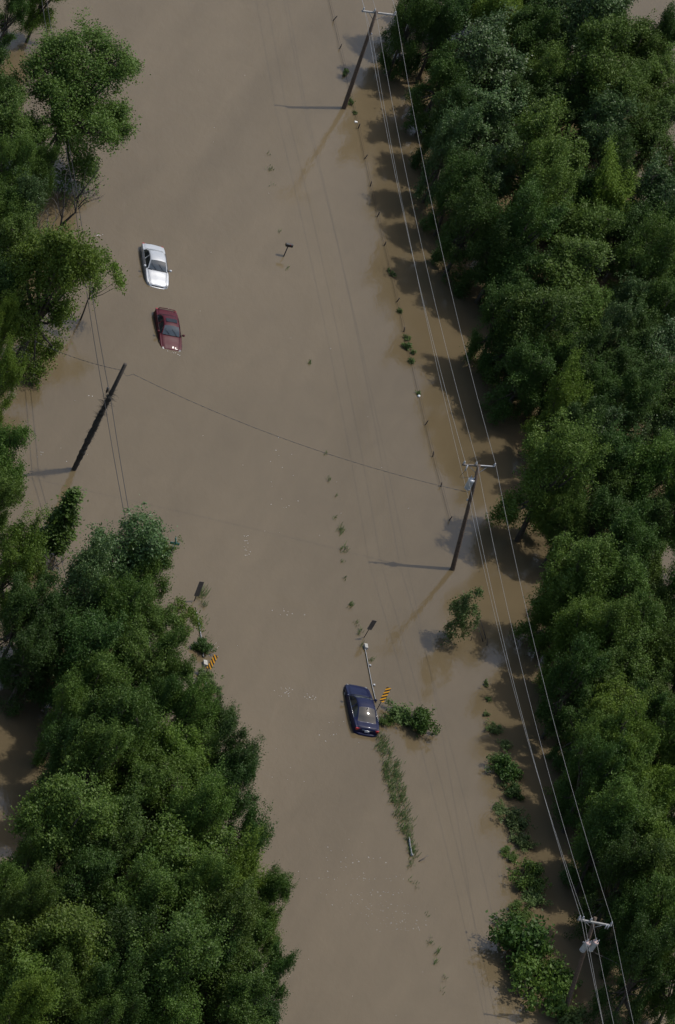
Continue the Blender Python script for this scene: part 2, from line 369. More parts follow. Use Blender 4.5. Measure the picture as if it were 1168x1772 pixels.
MARKS_E = [((595, 187), 'the white-crossarm pole'), ((653, 375), 'the bare wire fence'), ((711, 628), 'the biggest fence weed clump'), ((783, 985), 'the one-transformer pole'), ((830, 1110), 'the feathery sapling'), ((868, 1338), 'the dark oval bush'), ((908, 1530), 'the ragged bank bush'), ((973, 1763), 'the two-transformer pole')]
MARKS_W = [((82, 300), 'the large spreading tree'), ((64, 478), 'the bare dead tree'), ((128, 812), 'the vine-covered pole'), ((75, 985), 'the bare grey twigs'), ((354, 1168), 'the wood-edge striped marker'), ((350, 1030), 'the grassy grey sign back'), ((505, 1205), 'the froth ring'), ((700, 1470), 'the guardrail end')]
ORD = ['', 'second ', 'third ', 'fourth ', 'fifth ', 'sixth ', 'seventh ', 'eighth ', 'ninth ', 'tenth ', 'eleventh ', 'twelfth ', 'thirteenth ']
def plant(rows, marks, wood, group):
    cells = {}
    for row in rows:
        b = base_of(*row[:3]); d = [((b - P(*m).xy).length, n) for m, n in marks]; dm, n = min(d); cells.setdefault((row[3], n, 'broad ' if row[2] >= 58 else ('middling ' if row[2] >= 47 else 'small ')), []).append((dm, row))
    for (k, n, size), lst in cells.items():
        for i, (dm, (x, y, r, _)) in enumerate(sorted(lst)):
            lab = size + KIND[k] + ' in ' + wood + ', ' + (ORD[i] + 'nearest ' if len(lst) > 1 else 'opposite ') + n
            put_tree(PROTO[k], x, y, r * 1.08, tree_z(x, y, r), lab, group)
plant(EAST, MARKS_E, 'power-line wood', 'trees of the wood behind the power line')
plant(WEST, MARKS_W, 'cable-side wood', 'trees of the wood along the black cables')

HERO = [make_tree(101, 'leaf_m', R=4.3, zc=7.0, nlobe=22, clump=.37, leaves=28, size=.15, gap=.04, spread=1.0, warp=.4, skirt=6, core=.76)]
put_tree(HERO, 140, 160, 122, 7.0, 'large spreading mid green tree with visible limbs, overhanging the black cables', proto_r=4.3, proto_z=7.0)
SPIRE = [make_tree(111, 'leaf_m', R=1.0, zc=3.6, clump=.24, leaves=20, size=.16, squash=.7, gap=.05, cone=34, sparse=1.2, stem=.7, warp=.07)]
put_tree(SPIRE, 107, 902, 42, 3.3, 'slender young tree with ragged pointed top beside the vine-covered pole', proto_r=1.0, proto_z=3.6)
AIRY = [make_tree(121, 'leaf_b', R=2.0, zc=4.2, nlobe=10, clump=.30, leaves=11, size=.15, squash=.6, gap=.3, core=.5, spread=1.4, stem=.45)]
put_tree(AIRY, 175, 475, 44, 4.2, 'thin airy tree with bare twigs reaching out towards the silver car', proto_r=2.0, proto_z=4.2)
put_tree(AIRY, 316, 1075, 38, 3.6, 'airy small tree with drooping leaves beside the grey sign back', proto_r=2.0, proto_z=4.2)

# ------------------------------------------------------------------ bushes standing in the water
def make_bush(seed, mk, R=1.2, zc=.75, clump=.20, leaves=13, size=.15, squash=.8, gap=.32, sticks=8, elong=1.9, shoots=16):
    rng = np.random.default_rng(seed); cl = []
    for i in range(11):
        a = rng.uniform(0, 6.28); d = R * rng.uniform(.05, .85); c = np.array([d * math.cos(a) * elong ** .5, d * math.sin(a) / elong ** .5, zc * rng.uniform(.25, 1.25) * (1.15 - .6 * d / R)]); r = R * rng.uniform(.14, .36)
        m = int(9 * r * r / clump ** 2) + 3; u = unit(rng.normal(size=(m, 3))) * np.array([1, 1, squash]); cl.append(c + u * r * rng.uniform(.3, 1.15, (m, 1)))
    for i in range(shoots):
        a = rng.uniform(0, 6.28); d = R * rng.uniform(.3, .95); k = rng.integers(2, 5); e = np.array([math.cos(a), math.sin(a), rng.uniform(.1, .9)])
        cl.append(np.array([np.array([d * math.cos(a), d * math.sin(a), zc * .5]) + e * R * .14 * q for q in range(k)]))
    cl = np.concatenate(cl); cl = cl[(cl[:, 2] > .02) & (rng.uniform(size=len(cl)) > gap)]
    nl = rng.poisson(leaves, len(cl)); idx = np.repeat(np.arange(len(cl)), nl); n = len(idx); tone = rng.uniform(size=len(cl))
    g = rng.normal(size=(n, 3)) * .55; pos = cl[idx] + g * clump
    nrm = unit(g * .5 + np.array([0, 0, .6]) + rng.normal(size=(n, 3)) * .55)
    V = leaf_quads(rng, pos, nrm, size); kp = V[..., 2].min(1) > .01; V = V[kp]
    crown = quads_mesh('crown', V, np.clip(.5 * tone[idx][kp] + .5 * rng.uniform(size=len(V)), 0, 1), M[mk])
    mb = MB()
    for k in range(sticks):
        q = cl[rng.integers(len(cl))]; b = np.array([q[0] * .3, q[1] * .3, -.3])
        mb.tube([tuple(b), tuple((b + q) / 2 + rng.normal(size=3) * .06), tuple(q)], [.028, .02, .008], 5)
    return crown, mb.mesh('stem', M['bark'])
BUSH = [make_bush(201 + i, ('leaf_m', 'leaf_d', 'leaf_w', 'leaf_m')[i]) for i in range(4)]
WEED = [make_bush(221 + i, 'leaf_w', R=.34, zc=.20, clump=.08, leaves=5, size=.10, gap=.35, sticks=4, shoots=6) for i in range(3)]
def put_bush(x, y, rpx, label, k=0, hz=1.0, protos=BUSH, R=1.2, group=None, name='bush', cat='bush'):
    c = P(x, y, .0); s_here = FPX / (c - CAM).dot(F); r = rpx / s_here / R
    o = empty(name, (c.x, c.y, 0), rnd.uniform(0, 6.28)); o.scale = (r, r, r * hz); tag(o, label, cat, group)
    link('crown', protos[k][0], o); link('stem', protos[k][1], o); return o
put_bush(690, 1240, 30, 'low spreading bush beside the navy car and striped marker', 2, .9)
put_bush(724, 1262, 32, 'rounder upright dark green bush next to the low bush by the navy car', 1, 1.3)
put_bush(668, 1250, 14, 'small leafy clump squeezed against the navy car', 0, 1.0)
put_bush(872, 1290, 15, 'small flat bush above the larger dark bush on the shaded bank', 2, .7)
put_bush(868, 1338, 32, 'dark oval bush in the shade beside the power line wires', 1, 1.1)
put_bush(886, 1425, 33, 'faded sparse bush half sunk in the shaded water', 2, .8)
put_bush(908, 1530, 36, 'ragged bush in the shade upstream of the big rounded bush', 0, .9)
put_bush(893, 1650, 58, 'big rounded dark bush beside the leaning pole with two transformers', 1, 1.35)
put_bush(935, 1735, 58, 'broad leafy bush at the foot of the pole with two transformers', 0, 1.2)
put_bush(985, 1765, 40, 'leafy bush just behind the foot of the pole with two transformers', 2, 1.0)
put_bush(350, 1125, 20, 'small leafy bush over the pale guardrail near the striped sign', 1, 1.1)
put_bush(352, 1175, 20, 'loose weedy bush below the striped sign on the wood side', 2, 1.0)
put_bush(375, 1195, 14, 'little weed clump on the road side of the striped sign post', 2, .8)
SAPL = [make_tree(131, 'leaf_w', R=1.15, zc=1.9, nlobe=12, clump=.20, leaves=11, size=.13, squash=1.15, gap=.3, spread=1.1, top=1.5, skirt=5, stem=.35, warp=.3, core=.5)]
put_tree(SAPL, 801, 1062, 31, 2.5, 'tall feathery half-drowned sapling standing near the one-transformer pole', proto_r=1.15, proto_z=1.9, name='sapling', cat='sapling')
for i, (x, y, r, k, hz) in enumerate([(852,1262,13,2,.8),(884,1372,16,1,.9),(866,1402,13,2,.7),(902,1462,18,2,.8),(878,1478,12,0,.7),(925,1560,20,2,.9),(896,1578,16,0,.8),(880,1610,22,1,1.0),(858,1318,13,2,.8),(930,1662,24,0,1.0),(962,1700,26,1,1.1)]):
    put_bush(x, y, r * 1.4, 'low drowned scrub between the larger bushes along the shaded bank', k, hz, group='low scrub along the shaded bank', name='scrub_bush')
for i, (x, y, r) in enumerate([(596,127,9),(604,178,10),(613,196,6),(677,474,9),(692,541,8),(702,586,9),(706,606,13),(711,628,9),(724,681,7),(841,1184,8),(846,1212,8),(842,1238,8)]):
    put_bush(x, y, r * .82, 'small weed clump poking out of the water along the wire fence', i % 3, 1.2, WEED, .34, 'weed clumps along the wire fence', 'weed_clump', 'weed')

# ------------------------------------------------------------------ grass: blades poking above the water along the drowned verge
def blades(name, spots, seed, label):
    rng = np.random.default_rng(seed); V = []; T = []
    for (x, y, sp, n, h) in spots:
        c = P(x, y); 
        for _ in range(n):
            q = np.array([c.x, c.y, 0]) + np.append(rng.normal(size=2) * sp / SCALE, 0) * np.array([.8, 1.5, 1])
            a = rng.uniform(0, 6.28); hh = h * rng.uniform(.4, 1.2); w = np.array([math.cos(a), math.sin(a), 0]) * .016
            tip = q + np.array([math.cos(a + 1.4) * hh * rng.uniform(.1, .9), math.sin(a + 1.4) * hh * rng.uniform(.1, .9), hh])
            mid = (q + tip) / 2 + np.array([0, 0, hh * .12])
            V.append([q - w, q + w, mid + w, mid - w]); V.append([mid - w, mid + w, tip + w * .2, tip - w * .2])
            t = rng.uniform(); T += [t, t]
    o = link(name, quads_mesh(name, np.array(V), np.array(T), M['grass'])); return tag(o, label, 'grass', kind='stuff')
spots = []
gr = np.random.default_rng(5)
for i in range(46):   # thick strip below the navy car
    t = i / 45.0; y = 1268 + t * 215; x = 656 + (y - 1268) * .275
    w = 3 + 9 * math.sin(math.pi * min(1, t * 1.15)) ** .7
    dens = int((16 + 54 * math.sin(math.pi * t) ** .6) * gr.uniform(.15, 1.5))
    spots.append((x - w * .45 + gr.normal() * 2.5, y + gr.normal() * 3, 4.2, dens // 2, .30)); spots.append((x + w * .8 + gr.normal() * 3, y + gr.normal() * 3, 4.6, int(dens * .45), .30))
blades('grass', spots, 1, 'strip of green grass blades above water behind the navy car')
sp2 = [(467,292,4,22,.22),(466,268,3,8,.2),(471,320,3,8,.2),(484,400,2,10,.2),(497,465,3,10,.2),(536,628,3,22,.2),(563,786,2,10,.2),(569,830,2.5,16,.25),(581,858,2,8,.2),(579,897,2.5,12,.2),
 (590,918,4,46,.28),(596,950,4,40,.28),(592,972,3,12,.2),(597,1000,3,14,.2),(607,1047,3,40,.28),(616,1078,3,20,.25),(622,1095,3,26,.3),(711,1490,4,20,.25),(710,1500,4,20,.25),(712,1525,4,12,.2),(720,1533,3,10,.2),
 (738,1584,3,8,.2),(743,1630,4,20,.25),(757,1648,2.5,26,.3),(753,1666,2.5,20,.3),(769,1694,3,14,.25),(766,1718,3,8,.2),(628,1118,3,22,.25),(641,1143,2.5,18,.25),(349,1030,6,70,.45),(352,1048,4,30,.3),(357,1075,4,14,.2),(362,1105,4,14,.2),(368,1190,5,40,.3),(372,1215,4,30,.3)]
blades('grass', sp2, 2, 'scattered grass tufts poking through the water along the drowned road edge')

# ------------------------------------------------------------------ dead tree, bare shrubs, bare twigs
UPX = SCALE * math.cos(DEP)
def up_of(b, p): return ((p[0] - b[0]) * math.sin(ROLL) - (p[1] - b[1]) * math.cos(ROLL)) / UPX
dead = empty('dead_tree', P(64, 478)); tag(dead, 'bare dead tree with dark forked limbs in front of the rust-brown water', 'tree')
def dp(p, off=0.0):
    v = P(p[0], p[1], max(up_of((64, 478), p) + off, 0)); return v - dead.location
mb = MB()
mb.tube([dp((64,478)) - Vector((0,0,.5)), dp((64,478)), dp((78,448)), dp((89,424)), dp((107,389))], [.20,.18,.16,.145,.12], 7)
mb.build('trunk', M['deadwood'], dead)
brs = [([(107,389),(121,376),(131,367),(133,352),(132,343)], .10), ([(132,343),(142,333),(152,318),(163,303),(169,292)], .06), ([(133,352),(137,338),(150,334),(162,327),(172,316)], .05), ([(135,358),(146,345),(158,340),(170,334)], .045), ([(135,362),(145,352),(160,346),(180,340)], .04),
 ([(105,392),(107,378),(110,360),(111,342),(113,315),(114,300)], .08), ([(107,378),(102,360),(100,345),(95,330)], .045), ([(110,360),(118,345),(124,335)], .03), ([(90,420),(91,408),(91,400)], .05), ([(90,415),(84,408),(79,405)], .03), ([(131,367),(128,350),(130,335),(128,320)], .035), ([(140,335),(146,318),(147,300)], .03)]
for pts, r in brs:
    m2 = MB(); n = len(pts)
    w = [dp(p, rnd.uniform(-.15, .15)) for p in pts]
    m2.tube(w, [r * (1 - .8 * i / (n - 1)) for i in range(n)], 5)
    for i in range(1, n):
        for _ in range(3):
            d = (w[i] - w[i - 1]).normalized(); q = w[i - 1].lerp(w[i], rnd.random()); d2 = (d + Vector((rnd.gauss(0, .6), rnd.gauss(0, .6), rnd.gauss(.2, .4)))).normalized()
            l = rnd.uniform(.35, .9); m2.tube([q, q + d2 * l * .5, q + d2 * l + Vector((0, 0, .1))], [r * .25 + .006, .010, .005], 4)
    m2.build('branch', M['deadwood'], dead)

def bare_shrub(name, x, y, n, h, label, cat, material='greywood', spread=.35):
    c = P(x, y); o = empty(name, (c.x, c.y, 0)); tag(o, label, cat, 'bare grey shrubs at the wood edge' if n < 30 else None)
    for k in range(n):
        m2 = MB(); b = Vector((rnd.gauss(0, .5), rnd.gauss(0, .5), -.3)); d = Vector((rnd.gauss(0, spread), rnd.gauss(0, spread), 1)).normalized()
        hh = h * rnd.uniform(.6, 1.1); tip = b + d * hh; mid = b.lerp(tip, .5) + Vector((rnd.gauss(0, .12), rnd.gauss(0, .12), 0))
        m2.tube([b, mid, tip], [.045, .03, .01], 5)
        for j in range(9):
            q = b.lerp(mid, .6).lerp(tip, rnd.random()); e = (d + Vector((rnd.gauss(0, .7), rnd.gauss(0, .7), .2))).normalized() * rnd.uniform(.4, 1.1)
            m2.tube([q, q + e * .5 + Vector((0, 0, .08)), q + e], [.018, .012, .006], 4)
        m2.build('stem', M[material], o)
    return o
bare_shrub('bare_shrub', 18, 400, 9, 4.2, 'bare grey many-stemmed shrub against the wood edge', 'shrub')
bare_shrub('bare_shrub', 52, 420, 7, 3.4, 'bare grey twiggy shrub beside the dead tree', 'shrub')
bare_shrub('bare_shrub', 75, 985, 6, 2.4, 'bare grey twigs below the slender pointed tree', 'shrub')

# ------------------------------------------------------------------ power line
RD = (P(595, 187) - P(783, 985)); RD.z = 0; RD.normalize()          # along the road, away from the camera
RP = Vector((RD.y, -RD.x, 0))                                        # across the road, towards the east wood
def put_pole(base, top, h, label, matl='pole', r=(.17, .115), name='utility_pole', cat='pole', group=None):
    b = P(*base); t = P(*top, h)
    o = empty(name, b); tag(o, label, cat, group)
    ax = t - b
    pts = [Vector((0, 0, 0)) - ax * .08] + [ax * k for k in (0, .25, .5, .75, 1.0)]
    MB().tube(pts, [r[0]] + [r[0] + (r[1] - r[0]) * k for k in (0, .25, .5, .75, 1)], 12).build('shaft', M[matl], o)
    return o, b, ax
def between(a, b, q): return a.lerp(b, q)
def crossarm(o, left, right, h, matl, insul, th=.12):
    """left/right: photo pixels of the arm ends at height h; insul: fractions along the arm"""
    A = P(*left, h) - o.location; Bp = P(*right, h) - o.location
    d = (Bp - A); L = d.length; d.normalize(); n = d.cross(Vector((0, 0, 1))); rot = Matrix((d, n, Vector((0, 0, 1)))).transposed()
    arm = MB().box((A + Bp) / 2, (L, .10, th), rot).build('crossarm', M[matl], o, False)
    tops = []
    for q in insul:
        p = A.lerp(Bp, q) + Vector((0, 0, th / 2))
        MB().lathe(p, [(.018, -.02), (.018, .08), (.06, .09), (.075, .13), (.05, .16), (.065, .19), (.035, .23), (.045, .26), (.02, .28)], 10).build('insulator', M['porcelain'], o)
        tops.append(o.location + p + Vector((0, 0, .27)))
    return A, Bp, tops
def braces(o, A, Bp, onpole, q=.28):
    for e in (A.lerp(Bp, .5 - q), A.lerp(Bp, .5 + q)):
        MB().tube([e + Vector((0, 0, -.06)), onpole], .022, 5).build('brace', M['metal'], o)
def can(o, at, tilt=None, r=.24, h=.85, lid='can_lid'):
    c = MB().lathe(at, [(r * .9, 0), (r, .03), (r, h * .9), (r * 1.05, h * .91), (r * 1.05, h * .95), (r * .9, h), (r * .35, h * 1.04)], 18, tilt).build('transformer', M['can'], o)
    tm = tilt or Matrix.Identity(3)
    MB().lathe(at + tm @ Vector((0, 0, h * .96)), [(r * 1.03, 0), (r * .95, .05), (r * .4, .09)], 18, tilt).build('lid', M[lid], c)
    for s in (-1, 1):
        MB().lathe(at + tm @ Vector((s * .1, 0, h * 1.02)), [(.035, 0), (.05, .06), (.03, .1), (.048, .15), (.028, .2), (.015, .27)], 8, tilt).build('bushing', M['porcelain'], c)
    MB().box(at + tm @ Vector((0, 0, h * .15)), (r * 1.5, r * 2.05, .04), tm).build('band', M['metal'], c, False)
    return c

# pole at the far end
p1, b1, ax1 = put_pole((595, 187), (652, 19), 8.95, 'brown wooden pole with white crossarm, weeds growing round its foot')
A, Bp, t1 = crossarm(p1, (626, 19), (684, 26), 8.73, 'arm_grey', (.03, .36, .97))
braces(p1, A, Bp, ax1 * .90)
n1 = p1.location + ax1 * .77 + RP * .2
MB().lathe(ax1 * .77 + RP * .17, [(.03, -.08), (.06, -.05), (.04, 0), (.06, .05), (.03, .08)], 8).build('insulator', M['porcelain'], p1)
# middle pole with one transformer
p2, b2, ax2 = put_pole((783, 985), (829, 805), 8.78, 'brown wooden pole with one transformer, drooping service cable and fuse cutout')
A, Bp, t2 = crossarm(p2, (800, 804), (856, 808), 8.65, 'arm_brown', (.03, .40, .97), .11)
MB().box(A.lerp(Bp, .77) + Vector((0, -.02, .062)), ((Bp - A).length * .44, .075, .02), Matrix.Rotation(math.atan2((Bp - A).y, (Bp - A).x), 3, 'Z')).build('crossarm_cap', M['metal'], p2, False)
braces(p2, A, Bp, ax2 * .915)
can(p2, ax2 * .765 - RP * .42, None, .22, .85, 'porcelain')
MB().box(ax2 * .80 - RP * .2, (.3, .08, .1), Matrix.Rotation(math.atan2(RP.y, RP.x), 3, 'Z')).build('bracket', M['metal'], p2, False)
cut = A.lerp(Bp, .17); MB().tube([cut + Vector((0, -.1, .05)), cut + Vector((0, -.16, -.42))], .045, 8).build('fuse_cutout', M['porcelain'], p2)
def loop(pts, r, name, parent, m_='cable'):
    P_ = [Vector(p) for p in pts]; q = []
    for i in range(len(P_) - 1):
        a = P_[max(i - 1, 0)]; b = P_[i]; c = P_[i + 1]; d = P_[min(i + 2, len(P_) - 1)]
        for k in range(6):
            t = k / 6; q.append(.5 * ((2 * b) + (c - a) * t + (2 * a - 5 * b + 4 * c - d) * t * t + (3 * b - a - 3 * c + d) * t ** 3))
    q.append(P_[-1]); return MB().tube(q, r, 5).build(name, M[m_], parent)
loop([cut + Vector((0, 0, .1)), cut + Vector((.25, .5, .55)), cut + Vector((.65, .7, .35)), A.lerp(Bp, .40) + Vector((0, .1, .3))], .012, 'jumper', p2)
loop([cut + Vector((0, -.16, -.42)), cut + Vector((-.1, -.3, -1.0)), ax2 * .765 - RP * .42 + Vector((0, 0, 1.1))], .012, 'jumper', p2)
n2 = p2.location + ax2 * .66 - RP * .05
MB().lathe(ax2 * .665 - RP * .2, [(.03, -.08), (.06, -.05), (.04, 0), (.06, .05), (.03, .08)], 8).build('insulator', M['porcelain'], p2)
# near pole with two transformers
p3, b3, ax3 = put_pole((973, 1763), (1030, 1588), 8.3, 'grey-brown wooden pole carrying two transformers among leafy bushes')
A, Bp, t3 = crossarm(p3, (1000, 1591), (1058, 1602), 8.08, 'arm_grey', (.02, .12, .36, .97))
braces(p3, A, Bp, ax3 * .90)
tl = Matrix.Rotation(.12, 3, 'Y')
can(p3, ax3 * .70 - RP * .28 - RD * .28, tl, .20, .80); can(p3, ax3 * .72 + RP * .22 - RD * .28, tl, .20, .80)
MB().box(ax3 * .765 - RD * .14, (.7, .08, .1), Matrix.Rotation(math.atan2(RP.y, RP.x), 3, 'Z')).build('bracket', M['metal'], p3, False)
for q in (.86, .93): MB().tube([A.lerp(Bp, q) + Vector((0, -.06, .1)), A.lerp(Bp, q) + Vector((0, -.14, -.22))], .04, 8).build('fuse_cutout', M['porcelain'], p3)
n3 = p3.location + A.lerp(Bp, .12) + Vector((0, 0, .33))

def sag_pts(a, b, sag, n=28):
    return [a.lerp(b, i / n) - Vector((0, 0, sag * 4 * (i / n) * (1 - i / n))) for i in range(n + 1)]
def span_wire(name, nodes, sag, r, m_, label, cat='wire', group=None, radii=None):
    pts = []
    for i in range(len(nodes) - 1):
        s = sag_pts(nodes[i], nodes[i + 1], sag if not hasattr(sag, '__len__') else sag[i]); pts += s if i == 0 else s[1:]
    return tag(MB().tube(pts, r, 6).build(name, M[m_]), label, cat, group)
names = ['wire strung along the road-side ends of the crossarms', 'wire strung beside the pole tops between the outer two', 'wire strung along the wood-side ends of the crossarms']
idx3 = [0, 2, 3]
for i in range(3):
    a, b, c = t1[i], t2[i], t3[idx3[i]]
    far = a + (a - b) * .9; near = c + (c - b) * .9
    span_wire('power_line_wire', [far, a, b, c, near], [.8, .9, .9, .8], .0100, 'wire', 'bright aluminium power ' + names[i])
far = n1 + (n1 - n2) * .9; far.z = n1.z; near = n3 + (n3 - n2) * .9; near.z = n3.z
span_wire('power_line_wire', [far, n1, n2, n3, near], [.8, .7, .9, .8], .0090, 'wire', 'lower neutral power wire fixed to the pole sides below the crossarms')

# vine-covered pole and its cables
p4, b4, ax4 = put_pole((128, 812), (217, 630), 9.7, 'dark wooden pole smothered in dry vines above two black cables', 'pole_dark', (.17, .13))
rng = np.random.default_rng(9); mv = MB(); pts = []; rr = []
for i in range(40):
    q = .04 + .66 * i / 39; pts.append(ax4 * q + Vector((rng.normal() * .02, rng.normal() * .02, 0))); rr.append(.155 + .05 * math.sin(math.pi * min(1, i / 33)) + rng.uniform(-.025, .045))
mv.tube(pts, rr, 9).build('vine', M['vine'], p4)
tw = MB()
for i in range(330):
    q = rng.uniform(.25, .74); b = ax4 * q; a = rng.uniform(0, 6.28); d = Vector((math.cos(a), math.sin(a), rng.uniform(-.3, .9))).normalized()
    l = rng.uniform(.2, .46) * (1.25 if q > .5 else .8); e = b + d * (l + .08)
    tw.tube([b + d * .12, b + d * l * .7 + Vector((0, 0, .05)), e], [.014, .009, .004], 4, False)
tag(tw.build('vine_twig', M['vine'], p4), kind='stuff')
loop([ax4 * .94 + Vector((.05, 0, 0)), ax4 * .935 + Vector((.4, -.1, -.12)), ax4 * .94 + Vector((.75, .1, .05))], .014, 'tie', p4, 'cable2')
MB().tube([ax4 * .70 + Vector((-.35, 0, .55)), ax4 * .70 + Vector((-.30, 0, .15))], .07, 8).build('splice_case', M['black'], p4)
cz = ax4.z * .70
c_at = P(183, 694, cz); d_at = P(190, 694, cz)
def far_pt(px, py, z): return P(px, py, z)
span_wire('cable', [P(50, -160, 6.6), P(127, 330, 6.1), c_at + Vector((-.1, 0, 0)), P(226, 945, 5.6), P(278, 1260, 4.2)], [.3, .25, .1, .3], .022, 'cable', 'black overhead cable passing the vine-covered pole on the wood side')
span_wire('cable', [P(60, -160, 6.6), P(133, 330, 6.1), d_at + Vector((.1, 0, 0)), P(234, 945, 5.6), P(288, 1260, 4.2)], [.3, .25, .1, .3], .022, 'cable', 'black overhead cable passing the vine-covered pole on the road side')
# service drop with a twisted look, from the transformer pole over the road to the vine-covered pole and into the wood
def twisted(name, a, b, sag, label, n=44):
    o = empty(name, a); tag(o, label, 'cable')
    base = sag_pts(a, b, sag, n * 4)
    MB().tube([p - a for p in base], [.021 if (i // 2) % 2 else .007 for i in range(len(base))], 5).build('strand', M['cable2'], o)
    MB().tube([p - a + Vector((0, 0, .02)) for p in base], .004, 4).build('messenger', M['cable2'], o); return o
s2 = p2.location + ax2 * .735 - RP * .25
twisted('service_cable', s2, p4.location + ax4 * .94 + Vector((.75, .1, .05)), .9, 'twisted service cable sagging across the road between two poles')
twisted('service_cable', p4.location + ax4 * .94, P(60, 590, 7.5), .25, 'thin service cable from the vine-covered pole top into the wood', 20)
twisted('service_cable', p3.location + ax3 * .69 + RP * .3, P(1230, 1722, 5.7), .3, 'twisted service cable from the two-transformer pole into the dark wood', 24)

# ------------------------------------------------------------------ wire fence
fence_px = [(562,-30),(577,35),(588,84),(620,222),(631,275),(641,322),(653,375),(665,425),(687,522),(699,574),(736,735),(749,790),(763,842),(778,900)]
fo = empty('wire_fence', P(*fence_px[0])); tag(fo, 'drowned wire fence with short rusty posts running beside the power line', 'fence')
wp = []
for (x, y) in fence_px:
    b = P(x, y) - fo.location; h = rnd.uniform(.36, .5); l = Vector((rnd.gauss(0, .05), rnd.gauss(0, .05), h))
    MB().tube([b - l, b + l * .5, b + l], [.04, .04, .036], 6).build('post', M['rust'], fo); wp.append(b + Vector((0, 0, .07)))
for dz in (0, .22):
    q = []
    for i in range(len(wp) - 1): q += sag_pts(wp[i] + Vector((0, 0, dz)), wp[i + 1] + Vector((0, 0, dz)), .04, 6)
    MB().tube(q, .0085, 4).build('fence_wire', M['rust'], fo)
tag(MB().box(P(616, 211, .03), (.2, .14, .08), Matrix.Rotation(.5, 3, 'Z')).build('floating_jug', M['litter'], None, False), 'white plastic litter caught in the wire fence', 'litter')
tag(MB().lathe(P(725, 685, .02), [(.05, -.05), (.1, 0), (.1, .12), (.04, .17)], 8, Matrix.Rotation(1.2, 3, 'X')).build('floating_bottle', M['litter']), 'white floating bottle beside a fence weed clump', 'litter')

# ------------------------------------------------------------------ bridge guardrails and object markers
def guardrail(pts, label, blocks, m_='metal', z=.12, posts=()):
    o = empty('guardrail', P(*pts[0])); tag(o, label, 'guardrail')
    W = [P(*p) - o.location for p in pts]
    d = (W[-1] - W[0]).normalized(); n = Vector((-d.y, d.x, 0))
    prof = [(.0, -.16), (.05, -.11), (.05, -.05), (.0, 0.0), (.05, .05), (.05, .11), (0, .16)]
    for seg in range(len(W) - 1):
        vs = []
        for p in (W[seg], W[seg + 1]):
            for a, b in prof: vs.append(p + n * a + Vector((0, 0, z - .1 + b)))
        k = len(prof)
        vs2 = vs + [v - n * .02 for v in vs]
        fs = [(i, i + 1, k + i + 1, k + i) for i in range(k - 1)] + [(2 * k + i, 3 * k + i, 3 * k + i + 1, 2 * k + i + 1) for i in range(k - 1)]
        fs += [(k - 1, 2 * k - 1, 4 * k - 1, 3 * k - 1)]
        MB().add(vs2, fs).build('rail', M[m_], o, False)
    for p in posts:
        q = P(*p) - o.location; MB().box(q + n * .115 + Vector((0, 0, -.14)), (.13, .12, .5), Matrix.Rotation(math.atan2(d.y, d.x), 3, 'Z')).build('post', M['metal'], o, False)
    for (x, y, sx, sy, sz) in blocks:
        q = P(x, y) - o.location; MB().box(q + Vector((0, 0, sz / 2 - .2)), (sx, sy, sz + .4), Matrix.Rotation(math.atan2(d.y, d.x), 3, 'Z')).build('end_block', M['concrete'], o, False)
    return o
guardrail([(631, 1122), (637, 1155), (643, 1186), (650, 1216)], 'half-drowned guardrail ending beside the navy car and striped marker', [(632, 1121, .4, .22, .22)], posts=[(637, 1152), (644, 1186)], z=.03)
guardrail([(706, 1452), (709, 1470), (711, 1482)], 'short bright end of guardrail showing at the grass strip', [], posts=[(710, 1480)], z=.16)
guardrail([(339, 1060), (344, 1084), (348, 1108), (351, 1138)], 'pale half-drowned guardrail along the wood beside a striped marker', [(354, 1150, .45, .26, .22)], posts=[(344, 1084), (348, 1110)], z=.06)
guardrail([(354, 1178), (357, 1200)], 'short dark guardrail piece below the striped marker', [], posts=[(357, 1198)])
